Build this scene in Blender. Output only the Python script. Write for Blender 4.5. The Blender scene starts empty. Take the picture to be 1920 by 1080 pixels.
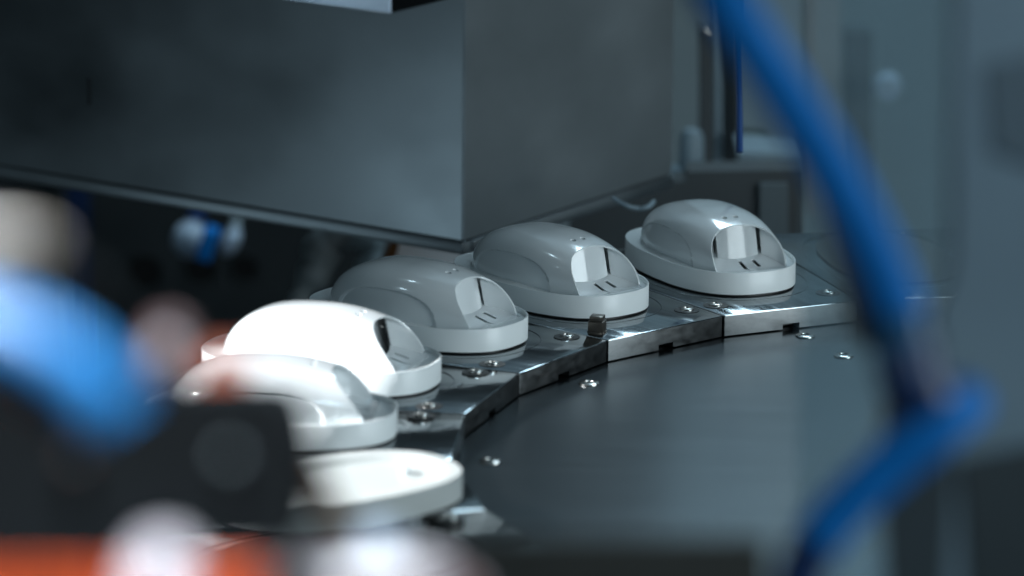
import bpy, bmesh, math, random
from mathutils import Vector, Matrix
from math import sin, cos, pi, radians as RAD, atan2, sqrt
random.seed(4)
sc = bpy.context.scene
col = sc.collection

# ------------------------------------------------------------------ camera
F_PX, PITCH, ROLL = 8832.3, 0.239978, 0.0094966      # focal length in pixels of a 1920 wide frame
TCX, TCY, TR = 0.476943, 3.557794, 0.523984          # table centre, inner radius of the ring of plates
T0, DL, PH = 2.162056, 0.2617994, 0.01986            # first seam angle, station angle, plate height
cam_d = bpy.data.cameras.new('camera'); cam = bpy.data.objects.new('camera', cam_d); col.objects.link(cam)
cam.location = (0, 0, 1)
cam.rotation_euler = (Matrix.Rotation(pi/2 - PITCH, 3, 'X') @ Matrix.Rotation(ROLL, 3, 'Z')).to_euler()
cam_d.sensor_width = 36; cam_d.lens = F_PX/1920*36
cam_d.clip_start = 0.05; cam_d.clip_end = 60
cam_d.dof.use_dof = True; cam_d.dof.focus_distance = 4.12
cam_d.dof.aperture_fstop = cam_d.lens/1000/0.042
cam_d.dof.aperture_blades = 0
sc.camera = cam

# ------------------------------------------------------------------ world and lamps
w = bpy.data.worlds.new('World'); sc.world = w; w.use_nodes = True
w.node_tree.nodes['Background'].inputs[0].default_value = (0.45, 0.66, 0.78, 1)
w.node_tree.nodes['Background'].inputs[1].default_value = 0.03
sc.view_settings.view_transform = 'Standard'; sc.view_settings.look = 'None'
sc.view_settings.exposure = 0; sc.view_settings.gamma = 1

def lamp(name, kind, loc, target, power, color, size=0.3, size_y=None, spot=None, blend=0.3):
    d = bpy.data.lights.new(name, kind); d.energy = power; d.color = color
    if kind == 'AREA':
        d.shape = 'RECTANGLE'; d.size = size; d.size_y = size_y or size
    elif kind == 'SPOT':
        d.shadow_soft_size = size; d.spot_size = RAD(spot); d.spot_blend = blend
    else: d.shadow_soft_size = size
    o = bpy.data.objects.new(name, d); col.objects.link(o); o.location = loc
    o.rotation_euler = (Vector(target)-Vector(loc)).to_track_quat('-Z', 'Y').to_euler()
    return o
COOL = (0.62, 0.86, 1.0)
lamp('ceiling_light', 'AREA', (1.5, 4.5, 1.9), (0.3, 4.05, 0), 4, COOL, 1.2, 1.0)
lamp('cover_top_fill', 'AREA', (0.45, 6.0, 2.0), (0.2, 4.1, 0), 17, COOL, 0.5, 0.5)  # added fill from behind, placed so the hood shades the third cover
lamp('rear_light', 'AREA', (1.2, 6.4, 2.6), (1.0, 8.4, 0.3), 42, (0.62, 0.84, 1.0), 1.4, 0.8)
lamp('front_light', 'AREA', (-0.9, 1.2, 1.9), (0.2, 4.3, 0.2), 1.0, COOL, 1.0, 0.6)
lamp('right_light', 'AREA', (1.9, 2.7, 0.52), (0.14, 4.04, 0.02), 26, (0.80, 0.94, 1.0), 1.3, 1.0)
lamp('hood_right_fill', 'AREA', (1.7, 5.0, -0.15), (0.15, 4.5, 0.2), 0.30, (0.72, 0.92, 1.0), 1.0, 0.7)  # added fill out of view, lightens the hood's right face
lamp('hood_left_fill', 'AREA', (-1.2, 3.85, -0.3), (-0.1, 4.45, 0.1), 0.36, COOL, 0.3, 0.3)  # unseen fill added for the sheen on the hood's left face
lamp('inspection_lamp', 'SPOT', (-1.45, 3.38, 0.80), (-0.20, 3.545, 0.03), 470, (0.93, 0.97, 1.0), 0.02, spot=19.2, blend=0.18)
lamp('small_lamp', 'AREA', (-0.42, 4.22, 1.10), (0.05, 4.05, 0.05), 0.25, COOL, 0.08, 0.055)
lamp('small_lamp', 'AREA', (-0.80, 3.70, 1.00), (0.05, 4.05, 0.05), 0.25, COOL, 0.08, 0.055)
lamp('box_fill', 'SPOT', (-1.3, 3.0, 0.10), (-0.10, 3.75, 0.50), 60, COOL, 0.05, spot=13, blend=0.4)  # added spot that brightens the pale face of the hanging box
lamp('housing_fill', 'SPOT', (1.1, 0.5, 1.7), (0.32, 2.3, 0.46), 62, COOL, 0.3, spot=34, blend=0.6)  # added fill near the camera for the housing on the right
lamp('tube_lamp', 'SPOT', (-0.30, 1.40, 2.1), (-0.155, 1.42, 0.62), 2700, (0.85, 0.94, 1.0), 0.30, spot=20, blend=0.5)

# ------------------------------------------------------------------ materials
def mat(name, base, rough=0.5, metal=0.0, coat=0.0, noise=None, bump=None, emis=None, trans=0, alpha=None, spec=None, rvar=0.0):
    m = bpy.data.materials.new(name); m.use_nodes = True
    nt = m.node_tree; b = nt.nodes['Principled BSDF']
    b.inputs['Base Color'].default_value = (*base, 1); b.inputs['Roughness'].default_value = rough
    b.inputs['Metallic'].default_value = metal; b.inputs['Coat Weight'].default_value = coat
    b.inputs['Coat Roughness'].default_value = 0.08
    if spec is not None: b.inputs['Specular IOR Level'].default_value = spec
    if alpha is not None: b.inputs['Alpha'].default_value = alpha
    if noise:   # (scale xyz, strength)
        (sx, sy, sz), st = noise
        tc = nt.nodes.new('ShaderNodeTexCoord'); mp = nt.nodes.new('ShaderNodeMapping')
        mp.inputs['Scale'].default_value = (sx, sy, sz)
        n = nt.nodes.new('ShaderNodeTexNoise'); n.inputs['Scale'].default_value = 1; n.inputs['Detail'].default_value = 6
        nt.links.new(tc.outputs['Object'], mp.inputs[0]); nt.links.new(mp.outputs[0], n.inputs['Vector'])
        r = nt.nodes.new('ShaderNodeMapRange'); r.inputs[1].default_value = 0.3; r.inputs[2].default_value = 0.7
        r.inputs[3].default_value = 1-st; r.inputs[4].default_value = 1+st
        nt.links.new(n.outputs['Fac'], r.inputs[0])
        mx = nt.nodes.new('ShaderNodeVectorMath'); mx.operation = 'SCALE'; mx.inputs[0].default_value = base
        nt.links.new(r.outputs[0], mx.inputs['Scale']); nt.links.new(mx.outputs[0], b.inputs['Base Color'])
        if rvar:
            r2 = nt.nodes.new('ShaderNodeMapRange'); r2.inputs[1].default_value = 0.3; r2.inputs[2].default_value = 0.7
            r2.inputs[3].default_value = rough-rvar; r2.inputs[4].default_value = rough+rvar
            nt.links.new(n.outputs['Fac'], r2.inputs[0]); nt.links.new(r2.outputs[0], b.inputs['Roughness'])
        if bump:
            bp = nt.nodes.new('ShaderNodeBump'); bp.inputs['Strength'].default_value = bump; bp.inputs['Distance'].default_value = 0.0005
            nt.links.new(n.outputs['Fac'], bp.inputs['Height']); nt.links.new(bp.outputs[0], b.inputs['Normal'])
    return m
M = {}
M['white'] = mat('white_plastic', (0.76, 0.79, 0.80), 0.18, coat=1.0, noise=((9, 9, 9), 0.025))
M['white_matte'] = mat('white_plastic_base', (0.78, 0.81, 0.81), 0.36, coat=0.1, noise=((9, 9, 9), 0.03))
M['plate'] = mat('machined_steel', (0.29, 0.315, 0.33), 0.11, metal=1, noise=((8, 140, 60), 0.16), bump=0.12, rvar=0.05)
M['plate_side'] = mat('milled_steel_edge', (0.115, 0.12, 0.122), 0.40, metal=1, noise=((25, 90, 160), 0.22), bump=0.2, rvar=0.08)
M['disc'] = mat('ground_steel_disc', (0.235, 0.265, 0.285), 0.24, metal=1, noise=((5, 40, 5), 0.035), rvar=0.008)
M['hood'] = mat('stainless_sheet', (0.46, 0.51, 0.54), 0.36, metal=1, noise=((5, 5, 8), 0.16), rvar=0.08)
M['seam'] = mat('dark_seam', (0.06, 0.065, 0.07), 0.5, metal=0.5)
M['bolt'] = mat('bolt_steel', (0.42, 0.41, 0.39), 0.24, metal=1)
M['recess'] = mat('recess_shade_steel', (0.035, 0.035, 0.035), 0.4, metal=0.6)  # dark base colour stands for shade inside notches and bolt counterbores
M['black'] = mat('black_enamel', (0.0022, 0.003, 0.0036), 0.8, noise=((12, 12, 12), 0.3), spec=0.05)
M['darkgrey'] = mat('dark_grey_paint', (0.045, 0.055, 0.06), 0.5, noise=((6, 6, 6), 0.2))
M['grey'] = mat('grey_blue_paint', (0.22, 0.30, 0.35), 0.5, noise=((5, 5, 5), 0.12))
M['housing'] = mat('housing_paint', (0.26, 0.33, 0.38), 0.5, noise=((5, 5, 5), 0.15))
M['warmgrey'] = mat('warm_grey_paint', (0.30, 0.29, 0.28), 0.5, noise=((5, 5, 5), 0.15))
M['wall'] = mat('workshop_wall', (0.32, 0.38, 0.39), 0.8, noise=((1.5, 1.5, 1.5), 0.15))
M['floor'] = mat('workshop_floor', (0.07, 0.08, 0.085), 0.5, noise=((2, 2, 2), 0.2))
M['blue_shiny'] = mat('shiny_blue_tubing', (0.0015, 0.055, 0.15), 0.34, coat=1.0, noise=((14, 14, 14), 0.06))
M['blue_shiny'].node_tree.nodes['Principled BSDF'].inputs['Coat Roughness'].default_value = 0.24
M['blue'] = mat('blue_tubing', (0.002, 0.20, 0.62), 0.65, coat=0.0, spec=0.25, noise=((14, 14, 14), 0.06))
M['blue_dk'] = mat('navy_fitting', (0.01, 0.035, 0.12), 0.4, noise=((14, 14, 14), 0.1))
M['orange'] = mat('orange_cap', (0.25, 0.03, 0.003), 0.4, noise=((20, 20, 20), 0.06))
M['amber'] = mat('amber_plastic', (0.14, 0.06, 0.02), 0.35, noise=((20, 20, 20), 0.1))
M['cream'] = mat('cream_highlight', (0.17, 0.15, 0.13), 0.4, noise=((20, 20, 20), 0.05))
M['pink'] = mat('pinkish_plastic', (0.05, 0.026, 0.025), 0.45, noise=((20, 20, 20), 0.05))
M['palepanel'] = mat('pale_blue_panel', (0.50, 0.60, 0.72), 0.45, noise=((5, 5, 5), 0.05))
M['rubber'] = mat('grey_rubber', (0.34, 0.40, 0.42), 0.5, noise=((25, 25, 25), 0.25))
M['lilac'] = mat('pale_lilac_plastic', (0.14, 0.126, 0.136), 0.35, noise=((15, 15, 15), 0.04))

def acrylic():
    m = bpy.data.materials.new('clear_acrylic'); m.use_nodes = True; nt = m.node_tree
    nt.nodes.remove(nt.nodes['Principled BSDF']); out = nt.nodes['Material Output']
    tr = nt.nodes.new('ShaderNodeBsdfTransparent'); tr.inputs[0].default_value = (0.90, 0.96, 0.98, 1)
    df = nt.nodes.new('ShaderNodeBsdfDiffuse'); df.inputs[0].default_value = (0.42, 0.55, 0.62, 1)
    gl = nt.nodes.new('ShaderNodeBsdfGlossy'); gl.inputs['Roughness'].default_value = 0.15
    n = nt.nodes.new('ShaderNodeTexNoise'); n.inputs['Scale'].default_value = 5
    r = nt.nodes.new('ShaderNodeMapRange'); r.inputs[3].default_value = 0.10; r.inputs[4].default_value = 0.30
    nt.links.new(n.outputs['Fac'], r.inputs[0])
    a = nt.nodes.new('ShaderNodeMixShader'); nt.links.new(r.outputs[0], a.inputs[0])
    nt.links.new(tr.outputs[0], a.inputs[1]); nt.links.new(df.outputs[0], a.inputs[2])
    b = nt.nodes.new('ShaderNodeMixShader'); b.inputs[0].default_value = 0.03
    nt.links.new(a.outputs[0], b.inputs[1]); nt.links.new(gl.outputs[0], b.inputs[2])
    nt.links.new(b.outputs[0], out.inputs[0]); return m
M['acrylic'] = acrylic()

# ------------------------------------------------------------------ helpers
def tag(o, label=None, cat=None, group=None, kind=None):
    if label: o['label'] = label
    if cat: o['category'] = cat
    if group: o['group'] = group
    if kind: o['kind'] = kind
    return o
def thing(name, label, cat, loc=(0, 0, 0), rz=0, group=None):
    o = bpy.data.objects.new(name, None); col.objects.link(o); o.location = loc; o.rotation_euler = (0, 0, rz)
    return tag(o, label, cat, group)
def finish(name, bm, m, parent=None, smooth=40):
    me = bpy.data.meshes.new(name); bmesh.ops.recalc_face_normals(bm, faces=bm.faces); bm.to_mesh(me); bm.free()
    me.materials.append(M[m] if isinstance(m, str) else m)
    return link(name, me, parent, smooth)
def link(name, me, parent=None, smooth=40):
    if smooth:
        me.shade_smooth(); me.set_sharp_from_angle(angle=RAD(smooth))
    o = bpy.data.objects.new(name, me); col.objects.link(o); o.parent = parent
    return o
def copy_tree(o, parent=None):
    c = o.copy(); col.objects.link(c); c.parent = parent
    for ch in list(o.children): copy_tree(ch, c)
    return c
def box(bm, lo, hi, mtx=None, bev=0):
    r = bmesh.ops.create_cube(bm, size=1)
    vs = r['verts']
    for v in vs:
        v.co = Vector([lo[i]+(hi[i]-lo[i])*(v.co[i]+.5) for i in range(3)])
    if bev:
        es = list({e for v in vs for e in v.link_edges})
        g = bmesh.ops.bevel(bm, geom=es, offset=bev, segments=2, affect='EDGES', profile=.5)
        vs = list({v for f in g['faces'] for v in f.verts} | {v for v in vs if v.is_valid})
    if mtx is not None:
        bmesh.ops.transform(bm, matrix=mtx, verts=vs)
def boxo(name, lo, hi, m, parent=None, mtx=None, bev=0):
    bm = bmesh.new(); box(bm, lo, hi, mtx, bev); return finish(name, bm, m, parent, 35)
def lathe(bm, prof, seg=32, mtx=None):
    rings = []
    for r, z in prof:
        if r < 1e-7: rings.append([bm.verts.new((0, 0, z))])
        else: rings.append([bm.verts.new((r*cos(2*pi*k/seg), r*sin(2*pi*k/seg), z)) for k in range(seg)])
    for a, b in zip(rings, rings[1:]):
        for k in range(seg):
            q = [a[k % len(a)], a[(k+1) % len(a)], b[(k+1) % len(b)], b[k % len(b)]]
            q = list(dict.fromkeys(q))
            if len(q) > 2:
                try: bm.faces.new(q)
                except ValueError: pass
    if mtx is not None: bmesh.ops.transform(bm, matrix=mtx, verts=[v for r in rings for v in r])
def catmull(pts, n=12):
    P = [Vector(p) for p in pts]; P = [2*P[0]-P[1]]+P+[2*P[-1]-P[-2]]; out = []
    for i in range(1, len(P)-2):
        for k in range(n):
            t = k/n; a, b, c, d = P[i-1:i+3]
            out.append(.5*((2*b)+(c-a)*t+(2*a-5*b+4*c-d)*t*t+(3*b-a-3*c+d)*t**3))
    out.append(P[-2]); return out
def tube(bm, pts, r, seg=24, n=12, caps=True, rf=None):
    C = catmull(pts, n); up = Vector((0.13, 0.2, 1)).normalized(); rings = []
    for i, c in enumerate(C):
        t = (C[min(i+1, len(C)-1)]-C[max(i-1, 0)]).normalized()
        up = (up-t*up.dot(t)).normalized(); s = t.cross(up)
        rr = r*(rf(i/(len(C)-1)) if rf else 1)
        rings.append([bm.verts.new(c+up*rr*cos(2*pi*k/seg)+s*rr*sin(2*pi*k/seg)) for k in range(seg)])
    for a, b in zip(rings, rings[1:]):
        for k in range(seg): bm.faces.new((a[k], a[(k+1) % seg], b[(k+1) % seg], b[k]))
    if caps: bm.faces.new(rings[0]); bm.faces.new(rings[-1])
def tubeo(name, pts, r, m, parent=None, **k):
    bm = bmesh.new(); tube(bm, pts, r, **k); return finish(name, bm, m, parent, 50)
def boolean(o, cutters, transfer=False):
    for c in cutters:
        md = o.modifiers.new('cut', 'BOOLEAN'); md.object = c; md.operation = 'DIFFERENCE'; md.solver = 'EXACT'
        if transfer: md.material_mode = 'TRANSFER'
    me = bpy.data.meshes.new_from_object(o.evaluated_get(bpy.context.evaluated_depsgraph_get()))
    o.modifiers.clear(); o.data = me
    for c in cutters: bpy.data.objects.remove(c)
# a point of the place, given by where the photograph shows it (1920x1080 pixels) and its distance along the view
def at(px, py, d):
    a, b = px-960, py-540.; c, s = cos(ROLL), sin(ROLL)
    u, v = c*a+s*b, -s*a+c*b
    x, y, z = u/F_PX, 1, -v/F_PX
    return Vector((x*d, (y*cos(PITCH)+z*sin(PITCH))*d, 1+(-y*sin(PITCH)+z*cos(PITCH))*d))
def pxm(n, d): return n/F_PX*d

# ------------------------------------------------------------------ setting
tag(boxo('floor', (-6, -3, -1.05), (7, 9, -1.0), 'floor'), kind='structure')
tag(boxo('wall', (-6, 8.5, -1.0), (7, 8.65, 3.2), 'wall'), kind='structure')

# ------------------------------------------------------------------ rotary table
RO = 0.79
table = thing('rotary_table', 'round steel indexing table ringed with flat fixture plates under the white covers', 'rotary table', (TCX, TCY, 0))
bm = bmesh.new()
lathe(bm, [(0, -PH-.035), (.776, -PH-.035), (.78, -PH-.031), (.78, -PH-.002), (.778, -PH), (0, -PH)], 160)
finish('disc', bm, 'disc', table, 30)
bm = bmesh.new(); lathe(bm, [(.16, -1.0), (.16, -PH-.036)], 48); lathe(bm, [(.3, -1.0), (.3, -.97), (.16, -.97)], 48)
finish('pedestal', bm, 'darkgrey', table, 30)

def sup(a, b, n, N, cx=0, cy=0):
    out = []
    for k in range(N):
        t = 2*pi*k/N; c, s = cos(t), sin(t)
        out.append((cx+a*math.copysign(abs(c)**(2/n), c), cy+b*math.copysign(abs(s)**(2/n), s)))
    return out
CU, CV = .145, 0.001           # cover centre on its plate (outward, sideways)
def bolt_mesh(r, h, sunk=False):
    bm = bmesh.new()
    lathe(bm, [(r, 0), (r*.97, h*.6), (r*.80, h*.93), (r*.5, h), (r*.46, h*.5), (0, h*.45)], 28)
    nf = len(bm.faces)
    if sunk: lathe(bm, [(r*1.75, 0), (r*1.75, .0004), (r*.9, .0005)], 28)  # flat dark ring drawn for the shade of a counterbore
    me = bpy.data.meshes.new('bolt'); bmesh.ops.recalc_face_normals(bm, faces=bm.faces); bm.to_mesh(me); bm.free()
    me.materials.append(M['bolt']); me.materials.append(M['recess'])
    for f in list(me.polygons)[nf:]: f.material_index = 1
    me.shade_smooth(); me.set_sharp_from_angle(angle=RAD(35)); return me
BOLT = bolt_mesh(.0064, .0022, True); DBOLT = bolt_mesh(.0088, .0018)
def make_plate():
    # local frame: +x outward from the table centre, origin at the table centre
    g = .0011; bm = bmesh.new(); h2 = DL/2
    ring = []
    for r, sgn in ((TR, -1), (RO, -1), (RO, 1), (TR, 1)):
        x, y = r*cos(h2), r*sin(h2)
        ring.append((x, sgn*(y-g)))
    lo = [bm.verts.new((x, y, -PH+.0012)) for x, y in ring]; hi = [bm.verts.new((x, y, 0)) for x, y in ring]
    bm.faces.new(lo[::-1]); top = bm.faces.new(hi)
    for i in range(4): bm.faces.new((lo[i], lo[(i+1) % 4], hi[(i+1) % 4], hi[i]))
    bmesh.ops.bevel(bm, geom=list(top.edges)+[e for e in bm.edges if abs(e.verts[0].co.z-e.verts[1].co.z) > .01], offset=.0009, segments=2, affect='EDGES', profile=.5)
    p = finish('fixture_plate', bm, 'plate', table, 25)
    cut = boxo('cut', (TR*cos(h2)-.02, -.0085, -PH-.01), (TR*cos(h2)+.012, .0085, -PH+.0058), 'recess')  # cutter colours the notch faces dark, as painted shade
    cut.location = (TCX, TCY, 0); bpy.context.view_layer.update(); boolean(p, [cut], True)
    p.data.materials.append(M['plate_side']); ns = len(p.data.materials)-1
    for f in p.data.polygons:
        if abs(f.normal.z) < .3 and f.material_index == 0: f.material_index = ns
    p.data.shade_smooth(); p.data.set_sharp_from_angle(angle=RAD(25))
    for s in (-1, 1):
        b = link('bolt', BOLT, p, 0); b.location = (TR+.030, s*.0572, .0001)
    bm = bmesh.new()
    X0 = TR+CU
    o1 = sup(.099, .0595, 2.5, 96, X0, 0); o2 = o1
    v1 = [bm.verts.new((x, y, 0.0002)) for x, y in o1]; v2 = [bm.verts.new((x, y, .0019)) for x, y in o2]
    bm.faces.new(v2)
    for i in range(96): bm.faces.new((v1[i], v1[(i+1) % 96], v2[(i+1) % 96], v2[i]))
    finish('nest_pad', bm, 'recess', p, 30)
    bm = bmesh.new()
    oo = [sup(.101+d, .061+d, 2.5, 96, X0, 0) for d in (.0098, .0099, .0103, .0104)]
    V = [[bm.verts.new((x, y, z)) for x, y in o] for o, z in zip(oo, (.0001, .0003, .0003, .0001))]
    for a, b in zip(V, V[1:]):
        for i in range(96): bm.faces.new((a[i], a[(i+1) % 96], b[(i+1) % 96], b[i]))
    finish('locating_ring', bm, 'plate', p, 30)
    return p
plate0 = make_plate()
plates = {}
for i in range(24):
    k = i-8+.5                               # station number, counted from the seam on the right
    p = plate0 if i == 0 else copy_tree(plate0, table)
    p.rotation_euler = (0, 0, T0+k*DL); plates[k] = p
for k in [-.5+2*i for i in range(-4, 8)]:
    a = T0+k*DL
    b = link('bolt', DBOLT, table, 0); b.location = (.494*cos(a), .494*sin(a), -PH+.0001)
    if k == -.5: b = link('bolt', DBOLT, table, 0); b.location = (.420*cos(a+.01), .420*sin(a+.01), -PH+.0001)
# the square-headed pin standing in place of the left bolt of one plate
for b in list(plates[.5].children):
    if b.name.startswith('bolt') and b.location.y > 0: bpy.data.objects.remove(b)
bm = bmesh.new()
box(bm, (-.0068, -.0068, 0), (.0068, .0068, .0105), Matrix.Rotation(.6, 4, 'Z'), .0008)
box(bm, (-.0058, -.0058, .0105), (.0058, .0058, .0150), Matrix.Rotation(.6, 4, 'Z'), .0008)
lathe(bm, [(.0085, 0), (.0085, .0015), (.0, .0015)], 24)
pin = finish('locating_pin', bm, mat('browned_steel', (.16, .14, .12), .35, metal=.8, noise=((60, 60, 60), .3)), plates[.5], 30)
pin.location = (TR+.0215, .0570, .0001)
pin['label'] = 'dark square-headed pin'

# ------------------------------------------------------------------ white covers (local: +x towards table centre, y sideways)
DK = .0165          # deck height inside the ring wall
def ramp(x): return .0245-.29*(x-.050)      # sloping shelf in front of the panel
def Wd(x):
    if x < 0: return .0505*max(0, 1-(abs(x)/.083)**2.6)**(1/2.2)
    return .0505-.0135*(x/.075)**1.7
def Hd(x):
    if x < 0: return .0428*max(0, 1-(abs(x)/.083)**3.3)**.64
    return .0428-.017*(x/.078)**2.0
NS = 2.8
def xe(zf): return .0500+.0285*max(0, 1-zf**1.6)**.8
def dome_pt(s, th):
    sn = max(0, sin(th)); zf = sn**(2/NS); x1 = xe(zf); x0 = -.083
    q = 1-(1-s)**1.0
    q = s*s*(1.9-.9*s)/(1.0)
    x = x0+(x1-x0)*min(1, q)
    c = cos(th); w, h = Wd(x), Hd(x)
    y = w*math.copysign(abs(c)**(2/NS), c); z = h*zf
    # arched shallow field pressed into each flank
    dd = 1-((abs((x+.003)/.051))**2.5+(z/.0272)**2.5)
    t = min(1, max(0, (dd+.015)/.085)); t = t*t*(3-2*t)
    if abs(c) > .05:
        y -= math.copysign(.0017*t, c)
    return Vector((x, y, DK+z-.0003))
def make_cover():
    root = thing('plastic_cover', '', 'cover')
    # base: ring wall and deck
    bm = bmesh.new(); A, B, N = .101, .061, 128
    def deck(x):                       # flush with the ring at the back, dropping a little towards the front
        t = min(1, max(0, (x-.005)/.06)); return .0196-(.0196-DK)*t*t*(3-2*t)
    prof = [(.002, 0), (0.0003, 0), (0, .0003), (0, .0196), (.0003, .0200), (.0015, .0200), (.0019, .0197)]
    rings = [[bm.verts.new((x, y, z)) for x, y in sup(A-d, B-d, 2.5, N)] for d, z in prof]
    rings.append([bm.verts.new((x, y, deck(x))) for x, y in sup(A-.0021, B-.0021, 2.5, N)])
    inner = [bm.verts.new((x, y, deck(x)-.0022)) for x, y in sup(A-.0022, B-.0022, 2.5, N)]
    rings = [inner]+rings
    for a, b in zip(rings, rings[1:]):
        for i in range(N): bm.faces.new((a[i], a[(i+1) % N], b[(i+1) % N], b[i]))
    for r in (rings[-1], inner):
        for i in range(N//2):
            q = list(dict.fromkeys([r[i], r[i+1], r[(N-i-1) % N], r[(N-i) % N]]))
            bm.faces.new(q)
    base = finish('base', bm, 'white_matte', root, 40)
    cut = boxo('cut', (.046, -.024, 0), (.072, .024, .03), 'white'); boolean(base, [cut])
    base.data.shade_smooth(); base.data.set_sharp_from_angle(angle=RAD(40))
    # sloping shelf with two slots
    bm = bmesh.new(); NX_, rows = 14, []
    for i in range(NX_+1):
        x = .044+.040*i/NX_; hw = Wd(x)-.0012; z = max(ramp(x), DK+.0003)
        rows.append([bm.verts.new((x, -hw+2*hw*j/12, z)) for j in range(13)])
    for a, b in zip(rows, rows[1:]):
        for j in range(12): bm.faces.new((a[j], b[j], b[j+1], a[j+1]))
    bmesh.ops.recalc_face_normals(bm, faces=bm.faces)
    if sum(f.normal.z for f in bm.faces) < 0: bmesh.ops.reverse_faces(bm, faces=bm.faces)
    me = bpy.data.meshes.new('shelf'); bm.to_mesh(me); bm.free(); me.materials.append(M['white'])
    shelf = link('shelf', me, root, 40)
    md = shelf.modifiers.new('s', 'SOLIDIFY'); md.thickness = .0012; md.offset = -1
    cuts = []
    for x0, x1, y0, y1 in ((.0605, .0810, -.0032, -.0040), (.0605, .0735, .0104, .0110)):
        L = sqrt((x1-x0)**2+(y1-y0)**2); an = atan2(y1-y0, x1-x0)
        m = Matrix.Translation(((x0+x1)/2, (y0+y1)/2, ramp((x0+x1)/2)-.001)) @ Matrix.Rotation(an, 4, 'Z')
        cuts.append(boxo('cut', (-L/2, -.0019, -.008), (L/2, .0019, .008), 'white', None, m))
    boolean(shelf, cuts); shelf.data.shade_smooth(); shelf.data.set_sharp_from_angle(angle=RAD(40))
    # dome shell
    bm = bmesh.new(); NX, NT = 120, 110
    g = [[bm.verts.new(dome_pt(i/NX, pi*j/NT)) for j in range(NT+1)] for i in range(1, NX+1)]
    tip = bm.verts.new((-.083, 0, DK-.0003))
    for a, b in zip(g, g[1:]):
        for j in range(NT): bm.faces.new((a[j], a[j+1], b[j+1], b[j]))
    for j in range(NT): bm.faces.new((tip, g[0][j+1], g[0][j]))
    bmesh.ops.recalc_face_normals(bm, faces=bm.faces)
    if sum((f.normal.z for f in bm.faces)) < 0: bmesh.ops.reverse_faces(bm, faces=bm.faces)
    me = bpy.data.meshes.new('dome_shell'); bm.to_mesh(me); bm.free(); me.materials.append(M['white'])
    dome = link('dome_shell', me, root, 40)
    md = dome.modifiers.new('s', 'SOLIDIFY'); md.thickness = .0016; md.offset = -1
    cuts = []
    for s in (-1, 1):
        b2 = bmesh.new(); bmesh.ops.create_cone(b2, cap_ends=True, segments=24, radius1=.0027, radius2=.0027, depth=.02, matrix=Matrix.Translation((.0345, s*.0056+.001, .0585)))
        cuts.append(finish('cut', b2, 'white'))
    boolean(dome, cuts); dome.data.shade_smooth(); dome.data.set_sharp_from_angle(angle=RAD(40))
    # front panel between the two fins
    bm = bmesh.new(); NY, NZ, HW = 24, 20, .0204
    def px_(y, f): return .0545-.0070*f+.0036*(1-(y/HW)**2)
    G = []
    for i in range(NY+1):
        y = -HW+2*HW*i/NY; row = []
        zt = DK+Hd(.048)*(1-(abs(y)/Wd(.048))**NS)**(1/NS)-.0016; z0 = ramp(.058)-.0004
        for j in range(NZ+1):
            f = j/NZ; row.append(bm.verts.new((px_(y, f)-.0012, y, z0+f*(zt-z0))))
        G.append(row)
    G.insert(0, [bm.verts.new(v.co+Vector((-.0015, 0.0001, 0))) for v in G[0]])
    G.append([bm.verts.new(v.co+Vector((-.0015, -.0001, 0))) for v in G[-1]])
    for a, b in zip(G, G[1:]):
        for j in range(NZ): bm.faces.new((a[j], a[j+1], b[j+1], b[j]))
    bmesh.ops.solidify(bm, geom=list(bm.faces), thickness=.0014)
    finish('front_panel', bm, 'white', root, 40)
    # inner faces of the fins
    for sgn in (-1, 1):
        bm = bmesh.new(); N1, N2 = 30, 8; G = []
        yi = .0242
        for i in range(N1+1):
            tau = i/N1
            # angle at which the fin edge comes in to the slot
            th = tau*1.02
            sn = sin(th); zf = sn**(2/NS); X = xe(zf); y1 = Wd(X)*cos(th)**(2/NS)-.0014; z1 = max(0, Hd(X)*zf-.001*tau)
            x0 = px_(HW, tau)-.0005; zt = Hd(.048)*(1-(yi/Wd(.048))**NS)**(1/NS)-.0016
            p0 = Vector((x0, yi, zt*tau)); p1 = Vector((X-.0006, max(y1, yi+.0004), z1))
            row = []
            for j in range(N2+1):
                f = j/N2; p = p0.lerp(p1, f); p.y += .0018*sin(pi*f)*(1-tau)
                row.append(bm.verts.new((p.x, sgn*p.y, DK+.0001+p.z)))
            G.append(row)
        for a, b in zip(G, G[1:]):
            for j in range(N2): bm.faces.new((a[j], a[j+1], b[j+1], b[j]))
        finish('side_cheek', bm, 'white', root, 50)
    return root
cover0 = make_cover()
GC = 'white plastic covers on the fixture plates'
cov = [
 (-.5, 0, 0, 0, 'farthest white domed cover, standing clear at the right end of the row'),
 (.5, 0, 0, 0, 'white domed cover in front of the hood corner, with the square pin at its foot'),
 (1.5, 0, 0, 0, 'shaded grey-looking white cover between the brightly lit one and the one at the hood corner'),
 (2.5, 0, 0, 0, 'glaring white cover fully lit by the lamp, with its rounded front panel turned right'),
 (3.5, 0, 0, 0, 'blurred bright cover in front of the glaring one, half behind the black block'),
]
for i, (k, du, dv, dr, lab) in enumerate(cov):
    c = cover0 if i == 0 else copy_tree(cover0)
    a = T0+k*DL; e = Vector((cos(a), sin(a), 0)); t = Vector((-sin(a), cos(a), 0))
    c.location = Vector((TCX, TCY, .0021))+e*(TR+CU+du)+t*(CV+dv)
    c.rotation_euler = (0, 0, a+pi+dr); tag(c, lab, 'cover', GC)

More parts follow.
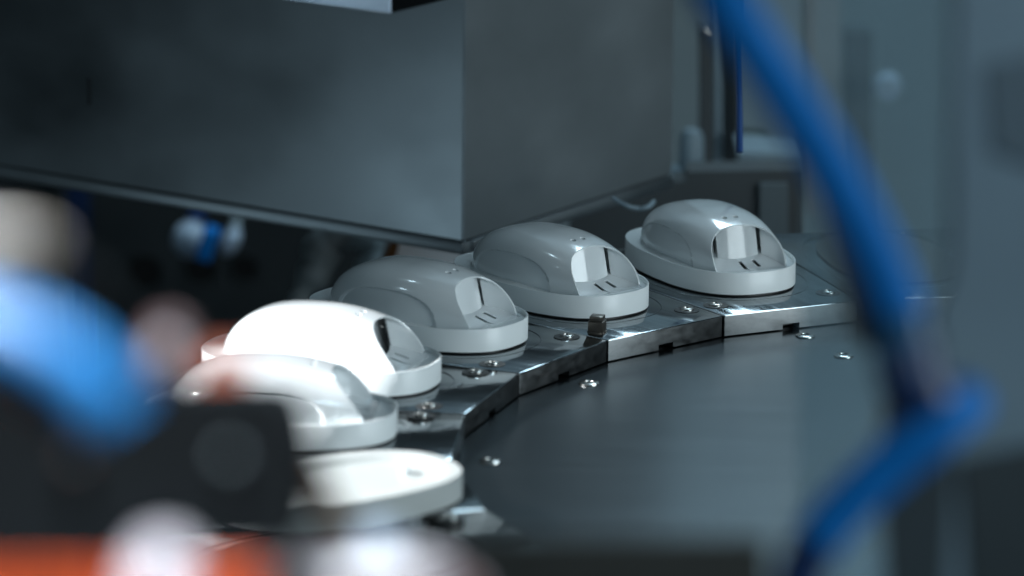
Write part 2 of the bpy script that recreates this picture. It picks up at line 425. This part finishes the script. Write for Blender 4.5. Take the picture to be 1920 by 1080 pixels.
# the nearest piece in the row: a wide-rimmed shallow base with no dome on it, lying askew
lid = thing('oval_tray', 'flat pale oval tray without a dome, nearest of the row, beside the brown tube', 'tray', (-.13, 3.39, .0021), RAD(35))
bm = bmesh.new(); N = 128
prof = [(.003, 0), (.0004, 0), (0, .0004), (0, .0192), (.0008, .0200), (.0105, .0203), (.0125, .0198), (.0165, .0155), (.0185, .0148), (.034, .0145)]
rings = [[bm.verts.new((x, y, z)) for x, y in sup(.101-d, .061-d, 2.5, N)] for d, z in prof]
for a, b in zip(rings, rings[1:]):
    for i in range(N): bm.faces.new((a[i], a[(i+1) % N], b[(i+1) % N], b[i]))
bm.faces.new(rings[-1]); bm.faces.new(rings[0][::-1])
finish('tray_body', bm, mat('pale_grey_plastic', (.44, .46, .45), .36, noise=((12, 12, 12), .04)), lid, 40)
for x, y in ((-.062, 0), (-.03, .018), (.062, 0)):
    bm = bmesh.new(); lathe(bm, [(.0042, .0145), (.0040, .0200), (.0034, .0206), (.0018, .0206), (.0016, .0170), (0, .0170)], 20, Matrix.Translation((x, y, 0)))
    finish('screw_post', bm, 'white', lid, 35)

# ------------------------------------------------------------------ stainless hood
PSI = 0.59413
def hood_frame(P):      # local x = along the left face (away, leftwards), y = along the right face (away, rightwards)
    return Matrix.Translation(P) @ Matrix(((-cos(PSI), sin(PSI), 0, 0), (sin(PSI), cos(PSI), 0, 0), (0, 0, 1, 0), (0, 0, 0, 1)))
HP = at(868, 467, 4.50)
hood = thing('machine_hood', 'large stainless steel sheet metal hood box with a folded bottom lip above the covers', 'hood', HP)
HF = hood_frame(Vector((0, 0, 0)))
HX, HY, HZ, LIP = 1.4, .372, 1.5, .0075
boxo('side_panel', (0.0015, 0, LIP+.001), (HX, .0015, HZ), 'hood', hood, HF)
boxo('end_panel', (0, 0.0015, LIP+.001), (.0015, HY, HZ), 'hood', hood, HF)
boxo('rear_panel', (HX-.0015, .002, LIP+.001), (HX, HY, HZ), 'hood', hood, HF)
boxo('back_panel', (0.002, HY-.0015, LIP+.001), (HX-.002, HY-.0001, HZ), 'hood', hood, HF)
boxo('top_panel', (0.002, .002, HZ-.003), (HX-.002, HY-.002, HZ-.001), 'hood', hood, HF)
bm = bmesh.new()
box(bm, (-.002, -.002, -.0055), (HX, 0.012, LIP-.0008), HF, .0012)
box(bm, (-.003, .0125, -.0055), (0.012, HY+.001, LIP-.0008), HF, .0012)
finish('bottom_lip', bm, 'hood', hood, 35)
bm = bmesh.new()
box(bm, (.001, .0008, LIP-.0006), (HX-.001, .003, LIP+.0008), HF)
box(bm, (.0008, .0035, LIP-.0006), (.003, HY-.001, LIP+.0008), HF)
finish('seam', bm, 'seam', hood, 35)
boxo('underside', (.013, .013, -.004), (HX-.01, HY-.003, -.002), 'darkgrey', hood, HF)
# faint vertical dent mark on the side panel
bm = bmesh.new(); box(bm, (.455, -.0006, .085), (.459, -.0001, .112), HF); finish('scratch', bm, 'seam', hood)

# lamp housing box hanging in front of the hood, top edge of the view
LP = at(737, 26, 3.75)
lb = thing('hanging_box', 'pale blue faced box corner hanging into view at the top before the hood', 'box', LP)
LF = hood_frame(Vector((0, 0, 0)))
boxo('housing', (0.001, 0.0, .0), (.22, .14, .30), 'black', lb, LF, .002)
boxo('pale_face', (.0015, -.0025, 0.0006), (.22, -.0002, .30), 'palepanel', lb, LF, .0006)

# ------------------------------------------------------------------ things beyond the table
# dark machine wall under the hood, with three round ports
dw = thing('dark_machine_cabinet', 'black machine cabinet with round ports, in the dark below the hood', 'machine', at(330, 700, 6.3))
P0 = dw.location
def rel(p): return Vector(p)-P0
a = at(-160, 250, 6.3); b = at(760, 250, 6.3); c = at(-160, 760, 6.3)
zt, zb = a.z, -1.0
bm = bmesh.new(); box(bm, (a.x, a.y, zb), (b.x+.05, a.y+.5, zt+.6)); bmesh.ops.translate(bm, verts=bm.verts, vec=-P0)
cab = finish('body', bm, mat('cabinet_paint', (.035, .043, .047), .6, noise=((6, 6, 6), .2)), dw)
for px, py, r in ((265, 530, 30), (370, 524, 28), (452, 522, 24)):
    q = at(px, py, 6.28); q.y = a.y
    b2 = bmesh.new(); lathe(b2, [(pxm(r, 6.3), 0), (pxm(r*1.15, 6.3), -.004), (pxm(r*1.2, 6.3), .006)], 24, Matrix.Translation(rel(q)) @ Matrix.Rotation(pi/2, 4, 'X'))
    finish('port_ring', b2, 'darkgrey', dw)
    b2 = bmesh.new(); lathe(b2, [(0, .0015), (pxm(r, 6.3), .0015)], 24, Matrix.Translation(rel(q)) @ Matrix.Rotation(pi/2, 4, 'X'))
    finish('port', b2, 'recess', dw)
q = at(105, 340, 6.2)
boxo('door_edge', (q.x-.006, a.y-.03, zb), (q.x+.002, a.y-.0005, zt+.5), 'darkgrey', dw, Matrix.Translation(-P0))
boxo('door_panel', (q.x+.004, a.y-.012, zb), (q.x+.034, a.y-.0004, zt+.5), 'blue_dk', dw, Matrix.Translation(-P0))

def knob(name, label, px, py, d, r, m1, m2, tilt=0, sq=1.0):
    t = thing(name, label, 'knob', at(px, py, d), 0)
    b2 = bmesh.new(); R_ = pxm(r, d)
    mt = Matrix.Rotation(tilt, 4, 'Y') @ Matrix.Diagonal((sq, 1, 1, 1)) @ Matrix.Rotation(pi/2, 4, 'X')
    lathe(b2, [(0, R_*.9), (R_*.55, R_*.82), (R_*.9, R_*.45), (R_, 0), (R_, -.02)], 28, mt); finish('cap', b2, m1, t)
    b2 = bmesh.new(); lathe(b2, [(R_*.5, -.02), (R_*.5, -.16)], 20, mt); finish('stem', b2, m2, t)
    return t
knob('valve_knob', 'round blue-grey valve knob on the dark cabinet below the hood', 355, 452, 6.0, 33, 'palepanel', 'blue_dk')
b2 = boxo('blue_tab', (-.008, -.03, -.02), (.012, .01, .02), 'blue', None, Matrix.Rotation(.3, 4, 'Y'), .003)
b2.location = at(388, 452, 5.95); tag(b2, 'small dark blue tab beside the round knob below the hood', 'tab')
knob('pale_plug', 'small slanted pale plug right of the blue-grey knob below the hood', 432, 455, 6.0, 27, 'palepanel', 'rubber', .45, .62)

# grey rubber bellows-like sleeve beyond cover three
sl = thing('rubber_sleeve', 'crumpled grey rubber sleeve hanging behind the shaded cover under the hood', 'sleeve', at(620, 500, 5.0))
bm = bmesh.new(); S0 = sl.location
tube(bm, [at(655, 425, 5.0)-S0, at(610, 455, 5.0)-S0, at(596, 500, 5.0)-S0, at(570, 540, 5.0)-S0, at(552, 580, 5.0)-S0], pxm(34, 5), 20, 10, True,
     lambda t: .55+.55*sin(pi*min(1, t*1.25))+.09*sin(t*23))
finish('sleeve_body', bm, 'rubber', sl, 60)
bm = bmesh.new()
tube(bm, [at(640, 432, 5.05)-S0, at(690, 450, 5.1)-S0, at(700, 490, 5.1)-S0, at(660, 540, 5.1)-S0], pxm(26, 5), 18, 8, True, lambda t: 1+.15*sin(t*19))
finish('sleeve_fold', bm, 'rubber', sl, 60)

# amber edged pale block behind
pb = thing('pale_block', 'pale blue-grey block with an amber slanted edge, behind the covers under the hood', 'block', at(800, 500, 4.9))
B0 = pb.location
def prism(name, quad, d, depth, m, parent, org):
    dv = Vector((0, depth, 0)) if d > 3 else Vector((0, depth*cos(PITCH), -depth*sin(PITCH)))
    bm = bmesh.new(); f = [bm.verts.new(at(x, y, d)-org) for x, y in quad]; k = [bm.verts.new(at(x, y, d)-org+dv) for x, y in quad]
    n = len(quad); bm.faces.new(f); bm.faces.new(k[::-1])
    for i in range(n): bm.faces.new((f[i], k[i], k[(i+1) % n], f[(i+1) % n]))
    return finish(name, bm, m, parent, 30)
prism('block_face', [(748, 440), (905, 440), (905, 600), (722, 600)], 4.95, .1, mat('white_block_paint', (.8, .85, .9), .5, noise=((6, 6, 6), .05)), pb, B0)
prism('amber_edge', [(738, 440), (752, 440), (716, 600), (680, 600)], 4.93, .09, 'amber', pb, B0)

# right rear: posts, bracket and low box
def post(name, label, x0, x1, y0, y1, d, m, depth=.06, cat='post'):
    org = at((x0+x1)/2, y1, d)
    o = prism(name, [(x0, y0), (x1, y0), (x1, y1), (x0, y1)], d, depth, m, None, org); o.location = org
    return tag(o, label, cat)
post('support_post', 'dark vertical support post just right of the hood, small bright tip', 1314, 1338, 55, 420, 5.3, 'darkgrey')
tip = tag(boxo('post_tip', (-.006, -.006, -.005), (.006, .006, .005), 'bolt', None, Matrix.Rotation(.5, 4, 'Y'), .002), 'small bright metal tip on top of the dark support post', 'tip'); tip.location = at(1323, 58, 5.25)
post('support_rod', 'lighter slim rod between the dark post and the blue line', 1342, 1353, -60, 420, 5.45, 'grey')
post('side_column', 'dark broad column behind the blue line right of the hood', 1354, 1384, -60, 330, 5.6, 'darkgrey')
fr = thing('machine_bracket', 'grey bracket with a dark green window behind the blue hose, above the farthest cover', 'bracket', at(1420, 300, 5.3))
F0 = fr.location
prism('backplate', [(1388, -80), (1500, -80), (1500, 330), (1388, 330)], 5.45, .05, 'grey', fr, F0)
prism('window', [(1392, 256), (1446, 256), (1446, 283), (1392, 283)], 5.4, .04, mat('dark_green_plastic', (.02, .035, .02), .4, noise=((9, 9, 9), .2)), fr, F0)
prism('ledge', [(1384, 285), (1506, 290), (1506, 302), (1384, 298)], 5.3, .1, 'grey', fr, F0)
lowb = thing('low_machine_box', 'long dark grey low box behind the two farthest covers', 'box', at(1420, 460, 5.0))
L0 = lowb.location
prism('front', [(1068, 372), (1286, 338), (1288, 322), (1506, 318), (1506, 520), (1068, 520)], 5.0, .05, 'darkgrey', lowb, L0)
prism('pale_side', [(1425, 345), (1478, 345), (1478, 520), (1425, 520)], 4.99, .009, mat('mid_grey_paint', (.09, .12, .135), .5, noise=((5, 5, 5), .1)), lowb, L0)
ft = thing('pale_fitting', 'pale round fitting on a flange between the hood edge and the dark post', 'fitting', at(1296, 300, 5.2))
bm = bmesh.new(); lathe(bm, [(.0, .036), (.009, .034), (.013, .026), (.014, -.006), (.024, -.010), (.024, -.022), (.012, -.026), (.012, -.09)], 28); finish('fitting_body', bm, 'grey', ft, 35)
bl = tubeo('air_line', [at(1387, -60, 4.46), at(1386, 120, 4.42), at(1387, 285, 4.40)], pxm(6, 4.5), mat('deep_blue_tubing', (.002, .05, .2), .4, noise=((14, 14, 14), .1)))
tag(bl, 'thin dark blue air line hanging straight down behind the thick blue hose', 'air line')
hk = tubeo('steel_handle', [at(1150, 372, 4.62), at(1172, 385, 4.60), at(1195, 391, 4.60), at(1215, 388, 4.60), at(1226, 378, 4.62)], pxm(4, 4.6), 'grey')
tag(hk, 'small curved steel handle in the dark gap beneath the hood right face', 'handle')
# dark plinth beyond the table
tag(boxo('machine_plinth', (-.32, 4.85, -.98), (1.5, 5.6, -.42), 'darkgrey', None, None, .004), 'dark flat machine plinth beyond the table, below the hood', 'plinth')

# ------------------------------------------------------------------ near right: hoses, guard pane, housing
gp = thing('guard_pane', 'clear hazy acrylic guard pane with an upright edge, right of the farthest cover', 'guard pane', (0, 0, 0))
e0 = at(1505, 560, 2.74)
boxo('pane', (e0.x, e0.y, -.6), (e0.x+.55, e0.y+.004, 1.1), 'acrylic', gp)
gp.location = (0, 0, 0)

def hose(name, label, pts, r, m='blue', n=14):
    o = tubeo(name, pts, r, m, None, n=n); return tag(o, label, 'hose')
D1 = 2.15
h1 = thing('blue_hose', 'thick bright blue hose slanting down across the upper right', 'hose', at(1690, 620, D1))
H0 = h1.location
tubeo('tubing', [p-H0 for p in (at(1240, -190, D1+.1), at(1345, -20, D1), at(1455, 150, D1), at(1555, 310, D1), at(1630, 450, D1), at(1676, 560, D1), at(1688, 622, D1))], pxm(50, D1), 'blue', h1)
tubeo('end_collar', [at(1684, 590, D1)-H0, at(1694, 660, D1)-H0], pxm(54, D1), mat('teal_collar', (.01, .10, .22), .4, noise=((15, 15, 15), .1)), h1, n=3)
tubeo('elbow', [at(1694, 655, D1)-H0, at(1720, 740, D1)-H0, at(1800, 762, D1+.03)-H0], pxm(60, D1), 'blue_dk', h1)
h2 = thing('lower_blue_hose', 'thick blue hose slanting down to the left in the lower right corner', 'hose', at(1500, 1030, D1))
H0 = h2.location
tubeo('tubing', [p-H0 for p in (at(1815, 752, D1+.02), at(1765, 795, D1), at(1660, 880, D1), at(1570, 965, D1), at(1530, 1015, D1))], pxm(49, D1), 'blue', h2)
tubeo('end_ferrule', [at(1532, 1012, D1)-H0, at(1500, 1075, D1)-H0, at(1470, 1180, D1)-H0], pxm(46, D1), 'blue_dk', h2, n=6)

hs = thing('machine_housing', 'large blurred blue-grey machine housing filling the right edge', 'machine', at(1800, 600, 2.3))
H0 = hs.location; DH = 2.3
prism('side_cover', [(1800, -200), (2250, -200), (2250, 1400), (1760, 1400), (1750, 900), (1740, 640), (1790, 500)], DH, .04, 'housing', hs, H0)
prism('dark_slot', [(1850, 120), (1990, 90), (1990, 330), (1860, 280)], DH-.004, .003, mat('slate_paint', (.13, .17, .20), .5, noise=((5, 5, 5), .1)), hs, H0)
prism('dark_recess', [(1800, 860), (2000, 820), (2000, 1300), (1830, 1300)], DH-.004, .003, 'darkgrey', hs, H0)
post('upright_rail', 'warm grey upright rail behind the blue hose at the top right', 1518, 1576, -200, 400, 6.0, 'warmgrey', .05, 'rail')
post('cable_duct', 'dark narrow upright duct right of the warm grey rail', 1584, 1636, 60, 470, 6.0, 'darkgrey', .05, 'duct')
hb = thing('hose_bracket', 'dark blurred upright bracket where the two blue hoses meet', 'bracket', at(1700, 900, 2.24))
prism('bracket_plate', [(1662, 640), (1760, 610), (1790, 900), (1760, 1300), (1672, 1300), (1655, 900)], 2.24, .02, 'darkgrey', hb, hb.location.copy())
bs = thing('round_glint', 'painted pale round boss right of the dark duct at the top right', 'glint', at(1665, 166, 5.9))  # pale disc added for an out-of-focus highlight, no machine part
bm = bmesh.new(); lathe(bm, [(0, .004), (pxm(22, 5.9), .003), (pxm(26, 5.9), -.004), (pxm(26, 5.9), -.02)], 28, Matrix.Rotation(pi/2, 4, 'X')); finish('glint_face', bm, 'palepanel', bs, 30)

# ------------------------------------------------------------------ near left
DB = 1.65
blk = thing('black_block', 'big blurred black block with a rounded corner, lower left foreground', 'machine block', at(300, 900, DB))
B0 = blk.location
bm = bmesh.new()
out = [(-150, 722), (300, 716), (500, 716), (540, 735), (560, 785), (572, 850), (572, 930), (560, 1010), (540, 1040), (-150, 1060)]
f = [bm.verts.new(at(x, y, DB)-B0) for x, y in out]; bk = [bm.verts.new(v.co*1.0+Vector((0, .1165, -.0285))) for v in f]
bm.faces.new(f); bm.faces.new(bk[::-1])
for i in range(len(f)): bm.faces.new((f[i], bk[i], bk[(i+1) % len(f)], f[(i+1) % len(f)]))
finish('body', bm, 'black', blk, 40)
for px, py, r, m in ((140, 868, 16, 'bolt'), (430, 860, 12, 'darkgrey')):
    q = at(px, py, DB-.004)-B0
    bm = bmesh.new(); lathe(bm, [(0, .004), (pxm(r, DB)*.8, .0035), (pxm(r, DB), .001), (pxm(r, DB), -.006)], 24, Matrix.Translation(q) @ Matrix.Rotation(pi/2, 4, 'X'))
    finish('screw', bm, m, blk, 30)
D2 = 1.4
bt = thing('blue_elbow_tube', 'thick glossy blue tube with a white glare, curving in from the left edge', 'tube', at(260, 800, D2))
B1 = bt.location
tubeo('tubing', [p-B1 for p in (at(-260, 590, D2), at(-120, 602, D2), at(20, 640, D2), at(118, 690, D2), at(180, 745, D2), at(206, 782, D2))], pxm(74, D2), 'blue_shiny', bt, n=16)
kt = thing('black_hose', 'glossy black hose above the blue tube at the left edge, its highlight drawn in cream', 'hose', at(-20, 480, D2))
B2 = kt.location
tubeo('tubing', [p-B2 for p in (at(-200, 520, D2+.1), at(-60, 500, D2+.08), at(60, 505, D2+.08), at(140, 540, D2+.09), at(200, 620, D2+.1))], pxm(38, D2), 'black', kt, n=10)
tubeo('highlight_tube', [p-B2 for p in (at(-200, 446, D2+.1), at(-40, 444, D2+.1), at(40, 446, D2+.1), at(90, 458, D2+.11))], pxm(19, D2), 'cream', kt, n=10)  # pale tube standing in for the highlight along the black hose

# fittings above and below the block
def fitting(name, label, cat, px, py, d, rx, rz, m, depth=.03, parts=()):
    t = thing(name, label, cat, at(px, py, d))
    bm = bmesh.new(); bmesh.ops.create_uvsphere(bm, u_segments=28, v_segments=16, radius=1)
    for v in bm.verts:
        v.co = Vector([math.copysign(abs(c)**.75, c) for c in v.co])
    bmesh.ops.scale(bm, vec=(pxm(rx, d), depth, pxm(rz, d)), verts=bm.verts); finish('cap', bm, m, t, 60)
    bm = bmesh.new(); lathe(bm, [(pxm(min(rx, rz)*.5, d), 0), (pxm(min(rx, rz)*.5, d), -pxm(rz*1.6, d)), (pxm(min(rx, rz)*.7, d), -pxm(rz*1.7, d))], 20)
    finish('stem', bm, 'rubber', t, 40); return t
fitting('orange_fitting', 'orange fitting standing on the black block just left of the glaring cover', 'cap', 418, 700, 1.78, 46, 27, mat('burnt_orange', (.13, .022, .004), .5, noise=((15, 15, 15), .1)))
fitting('pink_fitting', 'pinkish round fitting between the blue tube and the orange cap', 'fitting', 312, 668, 1.72, 40, 52, 'pink')
fitting('white_button', 'small white button in front of the pinkish fitting', 'button', 312, 655, 1.66, 17, 19, 'lilac', .008)
prism_o = post('orange_strip', 'bright orange strip along the bottom left edge, left of the white dome', -150, 235, 1082, 1250, 1.5, 'orange', .03, 'strip')
post('orange_spacer', 'short orange spacer between the white dome and the pale lilac body, bottom edge', 370, 480, 1078, 1250, 1.52, 'orange', .03, 'spacer')
fitting('white_dome', 'white rounded dome between two orange pieces at the bottom edge', 'dome', 300, 1092, 1.46, 56, 56, 'lilac')
pl = thing('lilac_body', 'pale pinkish-white rounded body along the bottom edge below the nearest cover', 'fitting', at(690, 1100, 1.8))
B3 = pl.location; D4 = 1.8
tubeo('shell', [p-B3 for p in (at(470, 1125, D4), at(600, 1110, D4), at(720, 1098, D4), at(810, 1105, D4), at(870, 1150, D4))], pxm(62, D4), 'lilac', pl, n=10)
tubeo('neck', [at(715, 990, D4+.05)-B3, at(712, 1060, D4+.05)-B3], pxm(38, D4), 'palepanel', pl, n=4)
tubeo('pink_foot', [at(830, 1080, D4-.02)-B3, at(880, 1140, D4-.02)-B3], pxm(34, D4), 'pink', pl, n=4)
bt2 = tubeo('brown_tube', [at(575, 860, 2.0), at(600, 915, 2.0), at(628, 965, 2.0), at(650, 1010, 2.0)], pxm(22, 2.0), 'amber')
tag(bt2, 'short brown translucent-looking tube right of the black block', 'tube')

post('dark_ledge', 'dark brown blurred ledge along the bottom edge right of the pale body', 850, 1440, 1012, 1250, 2.1, mat('dark_brown_paint', (.075, .066, .055), .6, noise=((9, 9, 9), .2)), .04, 'ledge')

cc = thing('cable_cover', 'dark slanting cable cover just left of the upper blue hose, heavily blurred', 'cable cover', at(1620, 640, 2.4))
prism('cover_strip', [(1520, 300), (1590, 290), (1705, 650), (1612, 650)], 2.4, .02, 'darkgrey', cc, cc.location.copy())
